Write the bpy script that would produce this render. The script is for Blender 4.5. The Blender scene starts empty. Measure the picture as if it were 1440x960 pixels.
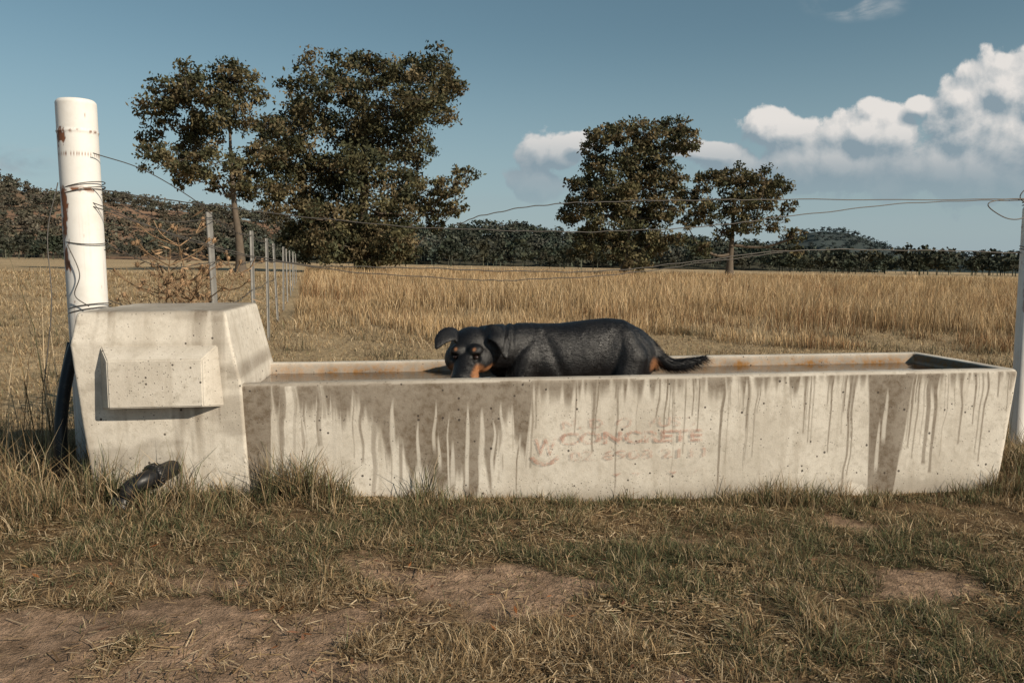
import bpy, bmesh, math, random
import numpy as np
from mathutils import Vector, Matrix
rng=np.random.default_rng(7); random.seed(7)
S=bpy.context.scene
R=math.radians
# ---------------------------------------------------------------- helpers
def link(o,parent=None):
    S.collection.objects.link(o)
    if parent: o.parent=parent
    return o
def mk(name,V,F4=None,F3=None,col=None,mat=None,smooth=False,parent=None):
    V=np.asarray(V,dtype=np.float32)
    me=bpy.data.meshes.new(name)
    me.vertices.add(len(V)); me.vertices.foreach_set('co',V.ravel())
    idx=[];tot=[]
    if F4 is not None and len(F4): F4=np.asarray(F4,dtype=np.int32); idx.append(F4.ravel()); tot.append(np.full(len(F4),4,np.int32))
    if F3 is not None and len(F3): F3=np.asarray(F3,dtype=np.int32); idx.append(F3.ravel()); tot.append(np.full(len(F3),3,np.int32))
    idx=np.concatenate(idx);tot=np.concatenate(tot)
    me.loops.add(len(idx)); me.loops.foreach_set('vertex_index',idx)
    st=np.concatenate([[0],np.cumsum(tot)[:-1]]).astype(np.int32)
    me.polygons.add(len(tot)); me.polygons.foreach_set('loop_start',st)
    try: me.polygons.foreach_set('loop_total',tot)
    except Exception: pass
    me.polygons.foreach_set('use_smooth',np.full(len(tot),smooth))
    me.update(calc_edges=True)
    if col is not None:
        c=np.ones((len(V),4),np.float32); c[:,:np.asarray(col).shape[1]]=col
        a=me.attributes.new('Col','FLOAT_COLOR','POINT'); a.data.foreach_set('color',c.ravel())
    if mat: me.materials.append(mat)
    o=bpy.data.objects.new(name,me); link(o,parent); return o
def empty(name,loc=(0,0,0),rz=0):
    e=bpy.data.objects.new(name,None); e.location=loc; e.rotation_euler=(0,0,rz); S.collection.objects.link(e); return e
def _h(ix,iy,s):
    n=(ix.astype(np.int64)*374761393+iy.astype(np.int64)*668265263+s*1274126177)&0x7fffffff
    n=((n^(n>>13))*1274126177)&0x7fffffff
    n=n^(n>>16)
    return (n&0xffff)/65535.0
def vn(x,y,s=0):
    x=np.asarray(x,float);y=np.asarray(y,float)
    ix=np.floor(x);iy=np.floor(y);fx=x-ix;fy=y-iy;fx=fx*fx*(3-2*fx);fy=fy*fy*(3-2*fy)
    return (_h(ix,iy,s)*(1-fx)+_h(ix+1,iy,s)*fx)*(1-fy)+(_h(ix,iy+1,s)*(1-fx)+_h(ix+1,iy+1,s)*fx)*fy
def fbm(x,y,s=0,o=4):
    t=0;a=.5;n=0
    for i in range(o):
        t=t+a*vn(x*2**i,y*2**i,s+i*17);n+=a;a*=.55
    return t/n
def sm(a,b,x):
    t=np.clip((x-a)/(b-a),0,1);return t*t*(3-2*t)
class MB:
    def __init__(s): s.V=[];s.F4=[];s.F3=[];s.C=[];s.n=0
    def add(s,V,F4=None,F3=None,col=(1,1,1)):
        V=np.asarray(V,float)
        if F4 is not None and len(F4): s.F4.append(np.asarray(F4)+s.n)
        if F3 is not None and len(F3): s.F3.append(np.asarray(F3)+s.n)
        c=np.asarray(col,float)
        if c.ndim==1: c=np.tile(c,(len(V),1))
        s.V.append(V);s.C.append(c);s.n+=len(V)
    def out(s,name,mat,smooth=True,parent=None):
        return mk(name,np.concatenate(s.V),np.concatenate(s.F4) if s.F4 else None,np.concatenate(s.F3) if s.F3 else None,np.concatenate(s.C),mat,smooth,parent)
def tube(mb,P,rad,n=6,col=(1,1,1),cap=False):
    P=np.asarray(P,float);m=len(P)
    rad=np.full(m,rad) if np.isscalar(rad) else np.asarray(rad,float)
    T=np.gradient(P,axis=0);T/=np.linalg.norm(T,axis=1)[:,None]+1e-9
    ref=np.array([0,0,1.]) if abs(T[0][2])<.9 else np.array([1.,0,0])
    A=np.cross(T,ref);A/=np.linalg.norm(A,axis=1)[:,None]+1e-9
    B=np.cross(T,A)
    th=np.linspace(0,2*np.pi,n,endpoint=False)
    V=P[:,None]+rad[:,None,None]*(A[:,None]*np.cos(th)[None,:,None]+B[:,None]*np.sin(th)[None,:,None])
    V=V.reshape(-1,3)
    i=np.arange(m-1)[:,None]*n;j=np.arange(n)[None];k=(j+1)%n
    F=np.stack([i+j,i+k,i+n+k,i+n+j],-1).reshape(-1,4)
    F3=None
    if cap:
        V=np.vstack([V,P[0],P[-1]]);c0=m*n;jj=np.arange(n);kk=(jj+1)%n
        F3=np.vstack([np.stack([kk,jj,np.full(n,c0)],1),np.stack([(m-1)*n+jj,(m-1)*n+kk,np.full(n,c0+1)],1)])
    mb.add(V,F,F3,col)
def catmull(P,k=12):
    P=np.asarray(P,float);P=np.vstack([2*P[0]-P[1],P,2*P[-1]-P[-2]]);o=[]
    for i in range(1,len(P)-2):
        t=np.linspace(0,1,k,endpoint=False)[:,None];a,b,c,d=P[i-1],P[i],P[i+1],P[i+2]
        o.append(.5*((2*b)+(c-a)*t+(2*a-5*b+4*c-d)*t**2+(3*b-a-3*c+d)*t**3))
    o.append(P[-2][None]);return np.vstack(o)
# ---------------------------------------------------------------- materials
def newmat(name):
    m=bpy.data.materials.new(name);m.use_nodes=True;nt=m.node_tree;nt.nodes.clear()
    return m,nt,nt.nodes,nt.links
def N(nt,t,**k):
    n=nt.nodes.new(t)
    for a,b in k.items(): setattr(n,a,b)
    return n
def math_(nt,op,a,b=None,c=None,clamp=False):
    n=nt.nodes.new('ShaderNodeMath');n.operation=op;n.use_clamp=clamp
    for i,v in enumerate((a,b,c)):
        if v is None: continue
        if isinstance(v,(int,float)): n.inputs[i].default_value=v
        else: nt.links.new(v,n.inputs[i])
    return n.outputs[0]
def mixc(nt,f,a,b,bt='MIX'):
    n=nt.nodes.new('ShaderNodeMix');n.data_type='RGBA';n.blend_type=bt;n.clamp_factor=True
    for s,v in ((n.inputs[0],f),(n.inputs[6],a),(n.inputs[7],b)):
        if isinstance(v,(int,float)): s.default_value=v
        elif isinstance(v,tuple): s.default_value=(*v,1) if len(v)==3 else v
        else: nt.links.new(v,s)
    return n.outputs[2]
def noise(nt,vec,scale,detail=5,rough=.6,dist=0):
    n=nt.nodes.new('ShaderNodeTexNoise');n.inputs['Scale'].default_value=scale;n.inputs['Detail'].default_value=detail
    n.inputs['Roughness'].default_value=rough;n.inputs['Distortion'].default_value=dist
    if vec is not None: nt.links.new(vec,n.inputs['Vector'])
    return n.outputs['Fac']
def mrange(nt,v,a,b,c=0,d=1,smooth=True):
    n=nt.nodes.new('ShaderNodeMapRange')
    if smooth:n.interpolation_type='SMOOTHSTEP'
    nt.links.new(v,n.inputs[0])
    for i,x in enumerate((a,b,c,d)): n.inputs[i+1].default_value=x
    return n.outputs[0]
def mapping(nt,vec,scale):
    n=nt.nodes.new('ShaderNodeMapping');n.inputs['Scale'].default_value=scale;nt.links.new(vec,n.inputs['Vector']);return n.outputs[0]
def bump(nt,h,strength,dist,normal=None):
    n=nt.nodes.new('ShaderNodeBump');n.inputs['Strength'].default_value=strength;n.inputs['Distance'].default_value=dist
    nt.links.new(h,n.inputs['Height'])
    if normal is not None: nt.links.new(normal,n.inputs['Normal'])
    return n.outputs[0]
def finish(nt,color,rough=.9,normal=None,spec=.3,sheen=0,coat=0,alpha=None,metal=0):
    b=nt.nodes.new('ShaderNodeBsdfPrincipled');o=nt.nodes.new('ShaderNodeOutputMaterial')
    if isinstance(color,tuple): b.inputs['Base Color'].default_value=(*color,1)
    else: nt.links.new(color,b.inputs['Base Color'])
    if isinstance(rough,(int,float)): b.inputs['Roughness'].default_value=rough
    else: nt.links.new(rough,b.inputs['Roughness'])
    b.inputs['Specular IOR Level'].default_value=spec
    b.inputs['Sheen Weight'].default_value=sheen;b.inputs['Coat Weight'].default_value=coat
    b.inputs['Metallic'].default_value=metal
    if normal is not None: nt.links.new(normal,b.inputs['Normal'])
    if alpha is not None: nt.links.new(alpha,b.inputs['Alpha'])
    nt.links.new(b.outputs[0],o.inputs[0]);return b
def attr(nt,name='Col'):
    n=nt.nodes.new('ShaderNodeAttribute');n.attribute_name=name;return n
def foliage(name,trans=.3):
    m,nt,_,L=newmat(name);a=attr(nt);o=N(nt,'ShaderNodeOutputMaterial')
    d=N(nt,'ShaderNodeBsdfDiffuse');L.new(a.outputs[0],d.inputs[0])
    if trans<=0: L.new(d.outputs[0],o.inputs[0]);return m
    t=N(nt,'ShaderNodeBsdfTranslucent');x=N(nt,'ShaderNodeMixShader');x.inputs[0].default_value=trans
    L.new(a.outputs[0],t.inputs[0]);L.new(d.outputs[0],x.inputs[1]);L.new(t.outputs[0],x.inputs[2]);L.new(x.outputs[0],o.inputs[0])
    return m
def vcolmat(name,rough=.85,spec=.2,bs=40,bd=.004):
    m,nt,_,L=newmat(name);a=attr(nt);tc=N(nt,'ShaderNodeTexCoord')
    n=noise(nt,tc.outputs['Object'],bs,4)
    c=mixc(nt,1.0,a.outputs[0],mixc(nt,n,(.6,.6,.6),(1.3,1.3,1.3)),'MULTIPLY')
    finish(nt,c,rough,bump(nt,n,.6,bd),spec);return m
M_grass=foliage('grass_blades',.25);M_leaf=foliage('eucalyptus_leaves',.15);M_far=foliage('distant_foliage',0)
M_bark=vcolmat('bark',.9,.1,3,.05)
def concrete(name,pits=1.0):
    m,nt,_,L=newmat(name);tc=N(nt,'ShaderNodeTexCoord');P=tc.outputs['Object'];a=attr(nt)
    sep=N(nt,'ShaderNodeSeparateColor');L.new(a.outputs[0],sep.inputs[0])
    n1=noise(nt,P,3,5,.65);n2=noise(nt,P,28,5,.7);n3=noise(nt,P,220,2,.6)
    base=mixc(nt,mrange(nt,n1,.35,.65),(.58,.53,.455),(.71,.66,.58))
    base=mixc(nt,mrange(nt,n2,.45,.75),base,(.49,.445,.375))
    base=mixc(nt,mrange(nt,noise(nt,mapping(nt,P,(9,9,.8)),1.5,4,.6),.5,.72,0,.45),base,(.41,.36,.29))
    v=N(nt,'ShaderNodeTexVoronoi');v.inputs['Scale'].default_value=26;L.new(P,v.inputs['Vector'])
    sc=N(nt,'ShaderNodeSeparateColor');L.new(v.outputs['Color'],sc.inputs[0])
    pr=math_(nt,'MULTIPLY',mrange(nt,sc.outputs[0],.55,1,0,.18,False),pits)
    pit=math_(nt,'LESS_THAN',v.outputs['Distance'],pr)
    v2=N(nt,'ShaderNodeTexVoronoi');v2.inputs['Scale'].default_value=75;L.new(P,v2.inputs['Vector'])
    sc2=N(nt,'ShaderNodeSeparateColor');L.new(v2.outputs['Color'],sc2.inputs[0])
    pit2=math_(nt,'LESS_THAN',v2.outputs['Distance'],mrange(nt,sc2.outputs[1],.55,1,0,.24,False))
    pit=math_(nt,'MAXIMUM',pit,math_(nt,'MULTIPLY',pit2,.7))
    stain_shade=math_(nt,'MULTIPLY',sep.outputs[0],mrange(nt,n2,.2,.75,1.15,.72),clamp=True)  # red channel: stains, plus shade painted on the inner right end
    stc=mixc(nt,n1,(.125,.094,.066),(.20,.158,.115))
    c=mixc(nt,stain_shade,base,stc)
    c=mixc(nt,math_(nt,'MULTIPLY',sep.outputs[2],.7,clamp=True),c,(.70,.66,.59))
    c=mixc(nt,math_(nt,'MULTIPLY',sep.outputs[1],mrange(nt,n2,.25,.7,1.1,.6),clamp=True),c,mixc(nt,mrange(nt,n2,.4,.6),(.26,.13,.04),(.10,.06,.035)))
    c=mixc(nt,math_(nt,'MULTIPLY',pit,.88),c,(.05,.04,.035))
    c=mixc(nt,mrange(nt,n3,.3,.7,0,.25),c,mixc(nt,.5,c,(.1,.09,.08)))
    h=math_(nt,'ADD',math_(nt,'MULTIPLY',n2,.6),math_(nt,'MULTIPLY',n3,.25))
    h=math_(nt,'SUBTRACT',h,math_(nt,'MULTIPLY',pit,.8))
    finish(nt,c,.9,bump(nt,h,.6,.006),.15);return m
M_con=concrete('stained_shaded_concrete')
# ---------------------------------------------------------------- terrain
YAW=R(7.6);TO=Vector((-1.242,3.625,0));cy,sy=math.cos(YAW),math.sin(YAW)
def loc(x,y):
    dx=x-TO.x;dy=y-TO.y;return dx*cy+dy*sy,-dx*sy+dy*cy
def gz(x,y):
    x=np.asarray(x,float);y=np.asarray(y,float)
    lx,ly=loc(x,y)
    near=np.exp(-(x/9)**2-((y-3)/9)**2)
    z=.03-.0175*x+near*(.045*(fbm(x*1.6,y*1.6,3)-.5)+.03*(fbm(x*7,y*7,9)-.5))
    z=z+.07*sm(2.0,-.6,lx)*np.exp(-((ly+.05)/.45)**2)*sm(-2.6,-1.2,lx)
    z=z+.35*(fbm(x/40+3,y/40,5)-.5)*sm(15,70,y)
    return z
def axis(dense0,dense1,step,far0,far1,g=1.12):
    a=list(np.arange(dense0,dense1,step));s=step
    while a[-1]<far1: s*=g;a.append(a[-1]+s)
    s=step;b=[dense0]
    while b[-1]>far0: s*=g;b.append(b[-1]-s)
    return np.array(b[::-1][:-1]+a)
ax=axis(-3.4,3.6,.025,-2600,2600);ay=axis(1.6,4.2,.025,-60,2800)
X,Y=np.meshgrid(ax,ay);nx,ny=len(ax),len(ay)
V=np.stack([X,Y,gz(X,Y)],-1).reshape(-1,3)
i=np.arange(ny-1)[:,None]*nx;j=np.arange(nx-1)[None]
F=np.stack([i+j,i+j+1,i+nx+j+1,i+nx+j],-1).reshape(-1,4)
def fence_x(y): return -1.92-.255*(y-5.2)
def dirtmask(x,y):
    d=fbm(x*1.3+5,y*2.1,21)+.30*sm(-.1,-.8,x)*sm(2.75,2.40,y)-.04-.14*sm(2.75,3.2,y)+.04*sm(2.6,2.2,y)
    return sm(.50,.64,d)
def greenmask(x,y):
    return np.clip(fbm(x*1.9,y*2.6,44)*1.1-.25+.30*np.exp(-((y-3.1)/.45)**2)+.10*sm(-.5,1.5,x),0,1)
dm=dirtmask(X,Y).ravel();far=sm(4.4,6,Y).ravel()
c_d=np.array([.36,.25,.175]);c_s=np.array([.17,.118,.068]);c_f=np.array([.44,.335,.205])
f1=fbm(X*5,Y*5,2).ravel()[:,None];f2=fbm(X*17,Y*17,12).ravel()[:,None]
C=(c_d*dm[:,None]+c_s*(1-dm[:,None]))*(.5+.5*f1+.5*f2)
fp=fbm(X*.35,Y*.8,77).ravel()[:,None]
C=C*(1-far[:,None])+far[:,None]*(c_f*(.65+.6*f1)*(.8+.4*fp))
m,nt,_,L=newmat('dry_ground');a=attr(nt);tc=N(nt,'ShaderNodeTexCoord');P=tc.outputs['Object']
n1=noise(nt,P,14,7,.7);n2=noise(nt,P,90,3,.7)
c=mixc(nt,1.0,a.outputs[0],mixc(nt,mrange(nt,n1,.3,.7),(.55,.53,.5),(1.35,1.33,1.3)),'MULTIPLY')
c=mixc(nt,mrange(nt,n2,.55,.72,0,.65),c,(.09,.065,.045))
finish(nt,c,.95,bump(nt,math_(nt,'ADD',n1,math_(nt,'MULTIPLY',n2,.4)),1.0,.04),.1)
mk('ground',V,F,None,C,m,True)
# ---------------------------------------------------------------- grass
def blades(P,h,w,lean,col):
    n=len(P);a=rng.uniform(0,2*np.pi,n);b=rng.uniform(0,2*np.pi,n)
    wd=np.stack([np.cos(a),np.sin(a),np.zeros(n)],1)*w[:,None]/2
    ld=np.stack([np.cos(b),np.sin(b),np.zeros(n)],1)*(lean*h)[:,None]
    z=np.zeros((n,3));z[:,2]=h*np.sqrt(np.clip(1-.8*np.clip(lean,0,1)**2,.05,1))
    v=np.empty((n,5,3));v[:,0]=P-wd;v[:,1]=P+wd;v[:,2]=P+z*.6+ld*.35+wd*.75;v[:,3]=P+z*.6+ld*.35-wd*.75;v[:,4]=P+z+ld
    k=np.arange(n)[:,None]*5
    F4=k+np.array([[0,1,2,3]]);F3=k+np.array([[3,2,4]])
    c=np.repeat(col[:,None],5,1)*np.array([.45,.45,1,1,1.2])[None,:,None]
    return v.reshape(-1,3),F4,F3,c.reshape(-1,3)
straw=np.array([[.53,.40,.24],[.42,.30,.165],[.64,.51,.34],[.23,.15,.085],[.34,.24,.14]])
green=np.array([[.125,.14,.07],[.085,.10,.055],[.17,.175,.095],[.23,.205,.115]])
G=MB()
def pick(pal,n): return pal[rng.integers(0,len(pal),n)]*rng.uniform(.6,1.25,n)[:,None]
n=340000
y=rng.uniform(1.75,4.3,n);x=rng.uniform(-1,1,n)*(.72*y+.25)
lx,ly=loc(x,y);inside=(lx>-.72)&(lx<3.95)&(ly>-.0)&(ly<.86)
cl_=fbm(x*7,y*7,61)
keep=(~inside)&(rng.random(n)>dirtmask(x,y)*.96)&(rng.random(n)<.06+1.7*sm(.42,.60,cl_))
x,y,lx,ly,cl_=x[keep],y[keep],lx[keep],ly[keep],cl_[keep];n=len(x)
g=greenmask(x,y);isg=rng.random(n)<np.clip((g-.28)*1.7,0.02,.7)
h=rng.gamma(4,.0072,n)*(.30+1.3*sm(.35,.75,fbm(x*3,y*3,8))+.9*sm(.47,.7,cl_));h=np.clip(h,.008,.09)
col=np.where(isg[:,None],pick(green,n),pick(straw,n)*.9)
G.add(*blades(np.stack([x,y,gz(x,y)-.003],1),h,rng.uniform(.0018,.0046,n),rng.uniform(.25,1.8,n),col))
n=60000;y=rng.uniform(1.75,3.8,n);x=rng.uniform(-1,1,n)*(.72*y+.25);lx,ly=loc(x,y)
k=(ly<-.01)&(rng.random(n)<(.12+.9*sm(.42,.6,fbm(x*2.7,y*2.7,101)))*(1-.75*dirtmask(x,y)));x=x[k];y=y[k];n=len(x)
a=rng.uniform(0,6.28,n);l=rng.gamma(3,.011,n);w=rng.uniform(.0014,.0040,n);z=gz(x,y)+rng.uniform(.002,.018,n)
d=np.stack([np.cos(a),np.sin(a),rng.uniform(-.15,.25,n)],1)*l[:,None]/2;q=np.stack([-np.sin(a),np.cos(a),rng.uniform(-.5,.5,n)],1)*w[:,None]/2
P=np.stack([x,y,z],1);v=np.empty((n,4,3));v[:,0]=P-d-q;v[:,1]=P+d-q;v[:,2]=P+d+q;v[:,3]=P-d+q
G.add(v.reshape(-1,3),np.arange(4*n).reshape(-1,4),None,np.repeat(pick(straw,n)*1.0,4,0))
n=130;y=rng.uniform(1.9,3.5,n);x=rng.uniform(-1,1,n)*(.7*y);a=rng.uniform(0,6.28,n);l=rng.uniform(.012,.026,n)
d=np.stack([np.cos(a),np.sin(a),rng.uniform(-.2,.3,n)],1)*l[:,None];q=np.stack([-np.sin(a),np.cos(a),rng.uniform(-.3,.3,n)],1)*l[:,None]*.25
P=np.stack([x,y,gz(x,y)+.018],1);v=np.empty((n,4,3));v[:,0]=P-d;v[:,1]=P-q;v[:,2]=P+d;v[:,3]=P+q
k=loc(x,y)[1]<-.03;v=v[k];n=len(v);G.add(v.reshape(-1,3),np.arange(4*n).reshape(-1,4),None,np.repeat(pick(np.array([[.42,.17,.07],[.45,.30,.15],[.26,.13,.08]]),n),4,0))
def tufts(cx,cy_,nb,hh,spread,pg,wid=(.002,.004),lean=(.1,.9),tint=1.):
    for a,b,k,H,pg_ in zip(cx,cy_,nb,hh,pg):
        k=int(k);px=a+rng.normal(0,spread,k);py=b+rng.normal(0,spread,k)
        isg=rng.random(k)<pg_
        c=np.where(isg[:,None],pick(green,k),pick(straw,k)*.85)*tint
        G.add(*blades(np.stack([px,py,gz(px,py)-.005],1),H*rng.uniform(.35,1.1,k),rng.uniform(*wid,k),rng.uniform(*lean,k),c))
n=620;tl=rng.uniform(-.75,4.05,n);ty=-np.abs(rng.normal(0,.085,n))+.01
dens=fbm(tl*3.4,tl*0+3,31)+.22*(rng.random(n)-.5)
hbase=.05+.25*sm(.38,.75,dens)*(.50+.5*sm(2.6,1.0,tl)+.4*sm(3.2,3.9,tl))
wx=TO.x+tl*cy-ty*sy;wy_=TO.y+tl*sy+ty*cy
tufts(wx,wy_,rng.integers(12,24,n),hbase*rng.uniform(.5,1.15,n),.022,np.clip(.48+.35*rng.normal(size=n),.05,.95),(.0022,.0048),(.1,1.0))
n=1600;x=rng.uniform(-2.8,2.9,n);y=rng.uniform(2.0,3.72,n);k=(greenmask(x,y)+.12*rng.random(n)>.34)&(dirtmask(x,y)<.6)
lx,ly=loc(x,y);k&=(ly<-.03);x=x[k];y=y[k]
tufts(x,y,rng.integers(18,40,len(x)),rng.uniform(.03,.10,len(x))*(.6+.5*sm(2.5,3.2,y)),.026,rng.uniform(.15,.9,len(x)),(.0018,.0038),(.3,1.5))
n=330;x=rng.uniform(-3.4,-1.95,n);y=rng.uniform(3.1,4.9,n);lx,ly=loc(x,y);k=(lx<-.76);x=x[k];y=y[k]
tufts(x,y,rng.integers(16,34,len(x)),rng.uniform(.10,.40,len(x)),.04,rng.uniform(.05,.4,len(x)),(.0022,.005))
x=rng.uniform(-2.15,-1.2,44);y=3.42+.13*(x+1.9)+rng.uniform(-.14,.06,44)
tufts(x,y,rng.integers(16,30,44),rng.uniform(.10,.34,44),.03,rng.uniform(.2,.8,44),(.0022,.005))
tufts([-2.52,-2.45,-2.36,-2.6,-2.3],[4.1,4.3,4.15,4.4,4.45],[14,12,10,14,12],[1.1,1.25,.95,.9,1.2],.05,[.3,.2,.4,.1,.2],(.003,.006),(.05,.45))
x=rng.uniform(2.72,3.3,40);y=rng.uniform(4.1,5.0,40);tufts(x,y,rng.integers(14,26,40),rng.uniform(.1,.45,40),.03,rng.uniform(.1,.5,40),(.0025,.005))
G.out('grass',M_grass,False)
G=MB()
n=200000;y=4.5*(60/4.5)**rng.random(n);x=rng.uniform(-.8,.8,n)*y
lx,ly=loc(x,y);k=~((lx>-.8)&(lx<4.1)&(ly<.9))
tallreg=(x>fence_x(y))&(y>15);k&=~tallreg
k&=rng.random(n)<.25+1.2*sm(.38,.58,fbm(x*1.3,y*1.3,71))
x,y=x[k],y[k];n=len(x)
h=rng.uniform(.02,.07,n)*(.6+y/16)*(.5+fbm(x*.7,y*.7,91));w=.0022*(1+y/4)*rng.uniform(.7,1.3,n)
h*=1+1.6*(fbm(x*.5,y*.5,17)>.6)
pg=.13*(fbm(x*.4,y*.9,33)>.5)
col=np.where((rng.random(n)<pg)[:,None],pick(green,n)*1.1,pick(straw,n)*1.05)
G.add(*blades(np.stack([x,y,gz(x,y)-.004],1),h,w,rng.uniform(.2,1.4,n),col))
for _ in range(120):
    yy=rng.uniform(6,15);xx=rng.uniform(-.75,.75)*yy;kk=60
    if loc(xx,yy)[1]<1.2: continue
    px=xx+rng.normal(0,.16,kk);py=yy+rng.normal(0,.11,kk)
    G.add(*blades(np.stack([px,py,gz(px,py)],1),rng.uniform(.05,.26,kk),rng.uniform(.005,.012,kk),rng.uniform(.2,1.2,kk),pick(np.array([[.22,.17,.11],[.17,.16,.10],[.42,.33,.20]]),kk)))
G.out('dry_field_grass',M_grass,False)
G=MB()
n=300000;y=11.5*(130/11.5)**(rng.random(n)**1.05);x=rng.uniform(-.8,.85,n)*y
edge=15.5+3.8*(fbm(x*.35,x*0,5)-.5)*2
f=fbm(x*.45,y*.45,55)
k=(x>fence_x(y)+.3)&(y>edge-3.5*(fbm(x*.8,y*.8,15)>.6))&(rng.random(n)<.35+1.2*sm(.35,.55,fbm(x*.9,y*.6,25)));x,y,f=x[k],y[k],f[k];n=len(x)
hh=(.28+.55*sm(.3,.7,f))*rng.uniform(.45,1.15,n)*(.70+.6*fbm(x*1.7,y*1.2,45))
hh*=.5+.5*sm(12,21,y)
pc=pick(straw,n)*(.85+.55*fbm(x*.25,y*.25,66))[:,None]*np.array([1.03,1.0,.96])
red=fbm(x*.3+9,y*.3,88)>.6
pc=np.where((red&(rng.random(n)<.35))[:,None],pc*np.array([.6,.47,.42]),pc)
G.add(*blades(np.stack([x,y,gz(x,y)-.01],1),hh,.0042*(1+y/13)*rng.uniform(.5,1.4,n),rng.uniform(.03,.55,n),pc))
G.out('tall_dry_grass',M_grass,False)
# ---------------------------------------------------------------- trough
troot=empty('concrete_water_trough',TO,YAW)
L_,W_,RZ=3.95,.86,.65
def rrect(x0,x1,y0,y1,r,nf,nr,nb,nl,nc=6):
    r=max(r,.001);p=[]
    def side(a,b,n):
        t=np.linspace(0,1,n,endpoint=False)[:,None];p.append(np.array(a)*(1-t)+np.array(b)*t)
    def arc(cx,cy,a0):
        t=R(a0)+np.linspace(0,math.pi/2,nc,endpoint=False);p.append(np.stack([cx+r*np.cos(t),cy+r*np.sin(t)],1))
    side((x0+r,y0),(x1-r,y0),nf);arc(x1-r,y0+r,-90);side((x1,y0+r),(x1,y1-r),nr);arc(x1-r,y1-r,0)
    side((x1-r,y1),(x0+r,y1),nb);arc(x0+r,y1-r,90);side((x0,y1-r),(x0,y0+r),nl);arc(x0+r,y0+r,180)
    return np.vstack(p)
def loft(levels,ns):
    Vs=[]
    for x0,x1,y0,y1,r,z in levels:
        q=rrect(x0,x1,y0,y1,r,*ns);Vs.append(np.column_stack([q,np.full(len(q),z)]))
    n=len(Vs[0]);m=len(Vs);V=np.vstack(Vs)
    i=np.arange(m-1)[:,None]*n;j=np.arange(n)[None];k=(j+1)%n
    F=np.stack([i+j,i+k,i+n+k,i+n+j],-1).reshape(-1,4)
    V=np.vstack([V,Vs[-1].mean(0)]);jj=np.arange(n);kk=(jj+1)%n
    F3=np.stack([(m-1)*n+jj,(m-1)*n+kk,np.full(n,m*n)],1)
    return V,F,F3
lev=[(.055*(RZ-.02-z)/.75,z) for z in np.linspace(-.12,RZ-.022,150)]
lev+=[(.022*(1-math.cos(t)),RZ-.022+.022*math.sin(t)) for t in np.linspace(.2,math.pi/2,6)]
lev+=[(.045,RZ),(.06,RZ)]
lev+=[(.06+.018*math.sin(t),RZ-.018*(1-math.cos(t))) for t in np.linspace(.3,math.pi/2,5)]
lev+=[(.078+.09*t,RZ-.018-.35*t) for t in np.linspace(.02,1,26)]
V,F,F3=loft([(-.3+i_,L_-i_,i_,W_-i_,max(.045-i_*.3,.01),z) for i_,z in lev],(1350,70,160,10))
x_,y_,z_=V[:,0],V[:,1],V[:,2]
V[:,2]+=.006*(fbm(x_*3,y_*3,4)-.5)*sm(.55,.64,z_)
V[:,1]+=np.where(y_<.3,.010*(fbm(x_*1.5,z_*3,14)-.5),0)
depth=RZ-z_;front=(y_<.1)&(x_>0)
def drips(xs,ws,ls,ss,soft=.45):
    st=np.zeros(len(x_))
    for c,w,l,s in zip(xs,ws,ls,ss):
        idx=np.where(front&(np.abs(x_-c)<w*3+.03))[0]
        xx=x_[idx]-c-.010*(vn(z_[idx]*9,np.full(len(idx),c*13),5)-.5)*2*1.0
        d=depth[idx];ww=w*(1-.35*np.clip(d/l,0,1)+.25*np.exp(-((d-l)/.02)**2))
        v=sm(1,1-soft,np.abs(xx)/ww)*sm(l+.008,l-.012,d)*s*(1-.25*d/l)
        st[idx]=np.maximum(st[idx],v)
    return st
xk=[0,.10,.13,.22,.35,.5,.62,.75,.9,1.1,1.18,1.24,1.32,1.36,1.6,2.2,2.8,3.1,3.15,3.28,3.34,3.5,3.54,3.9]
lk=[.7,.7,.05,.08,.06,.16,.28,.42,.46,.50,.44,.08,.45,.08,.06,.05,.04,.05,.70,.70,.05,.10,.03,.04]
base=np.interp(x_,xk,lk)+ .26*(vn(x_*26,x_*0,3)-.5)*np.interp(x_,[0,.1,.15,1.3,1.4,3.1,3.3,4],[.1,.1,.8,1,.35,.2,.25,.25])+.10*(vn(x_*70,x_*0,7)-.5)
st=np.where(front,sm(base+.05,base-.05,depth)*(.82+.35*(fbm(x_*9,z_*3,61)-.3)),0)
nd=70;xs=np.concatenate([rng.uniform(.1,1.35,nd),rng.uniform(1.35,3.1,44),rng.uniform(3.3,3.93,24),[1.66,2.02,2.32,2.45,2.9,3.0,3.02,3.44,3.48]])
ws=np.concatenate([rng.uniform(.004,.016,nd),rng.uniform(.003,.008,44),rng.uniform(.003,.010,24),[.010,.007,.010,.009,.007,.010,.006,.018,.014]])
ls=np.concatenate([rng.uniform(.12,.6,nd),rng.gamma(2,.11,44)+.04,rng.uniform(.08,.5,24),[.38,.3,.62,.28,.42,.62,.55,.5,.55]])
ss=np.concatenate([rng.uniform(.35,.95,nd),rng.uniform(.4,.9,44),rng.uniform(.45,.9,24),np.full(9,.9)])
st=np.maximum(st,drips(xs,ws,ls,ss))
nl=22;xl=np.concatenate([rng.uniform(.14,1.3,nl),rng.uniform(3.14,3.3,2)]);nl+=2
wl=rng.uniform(.004,.014,nl);ll=rng.uniform(.3,.7,nl);pale=np.zeros(len(x_))
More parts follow.
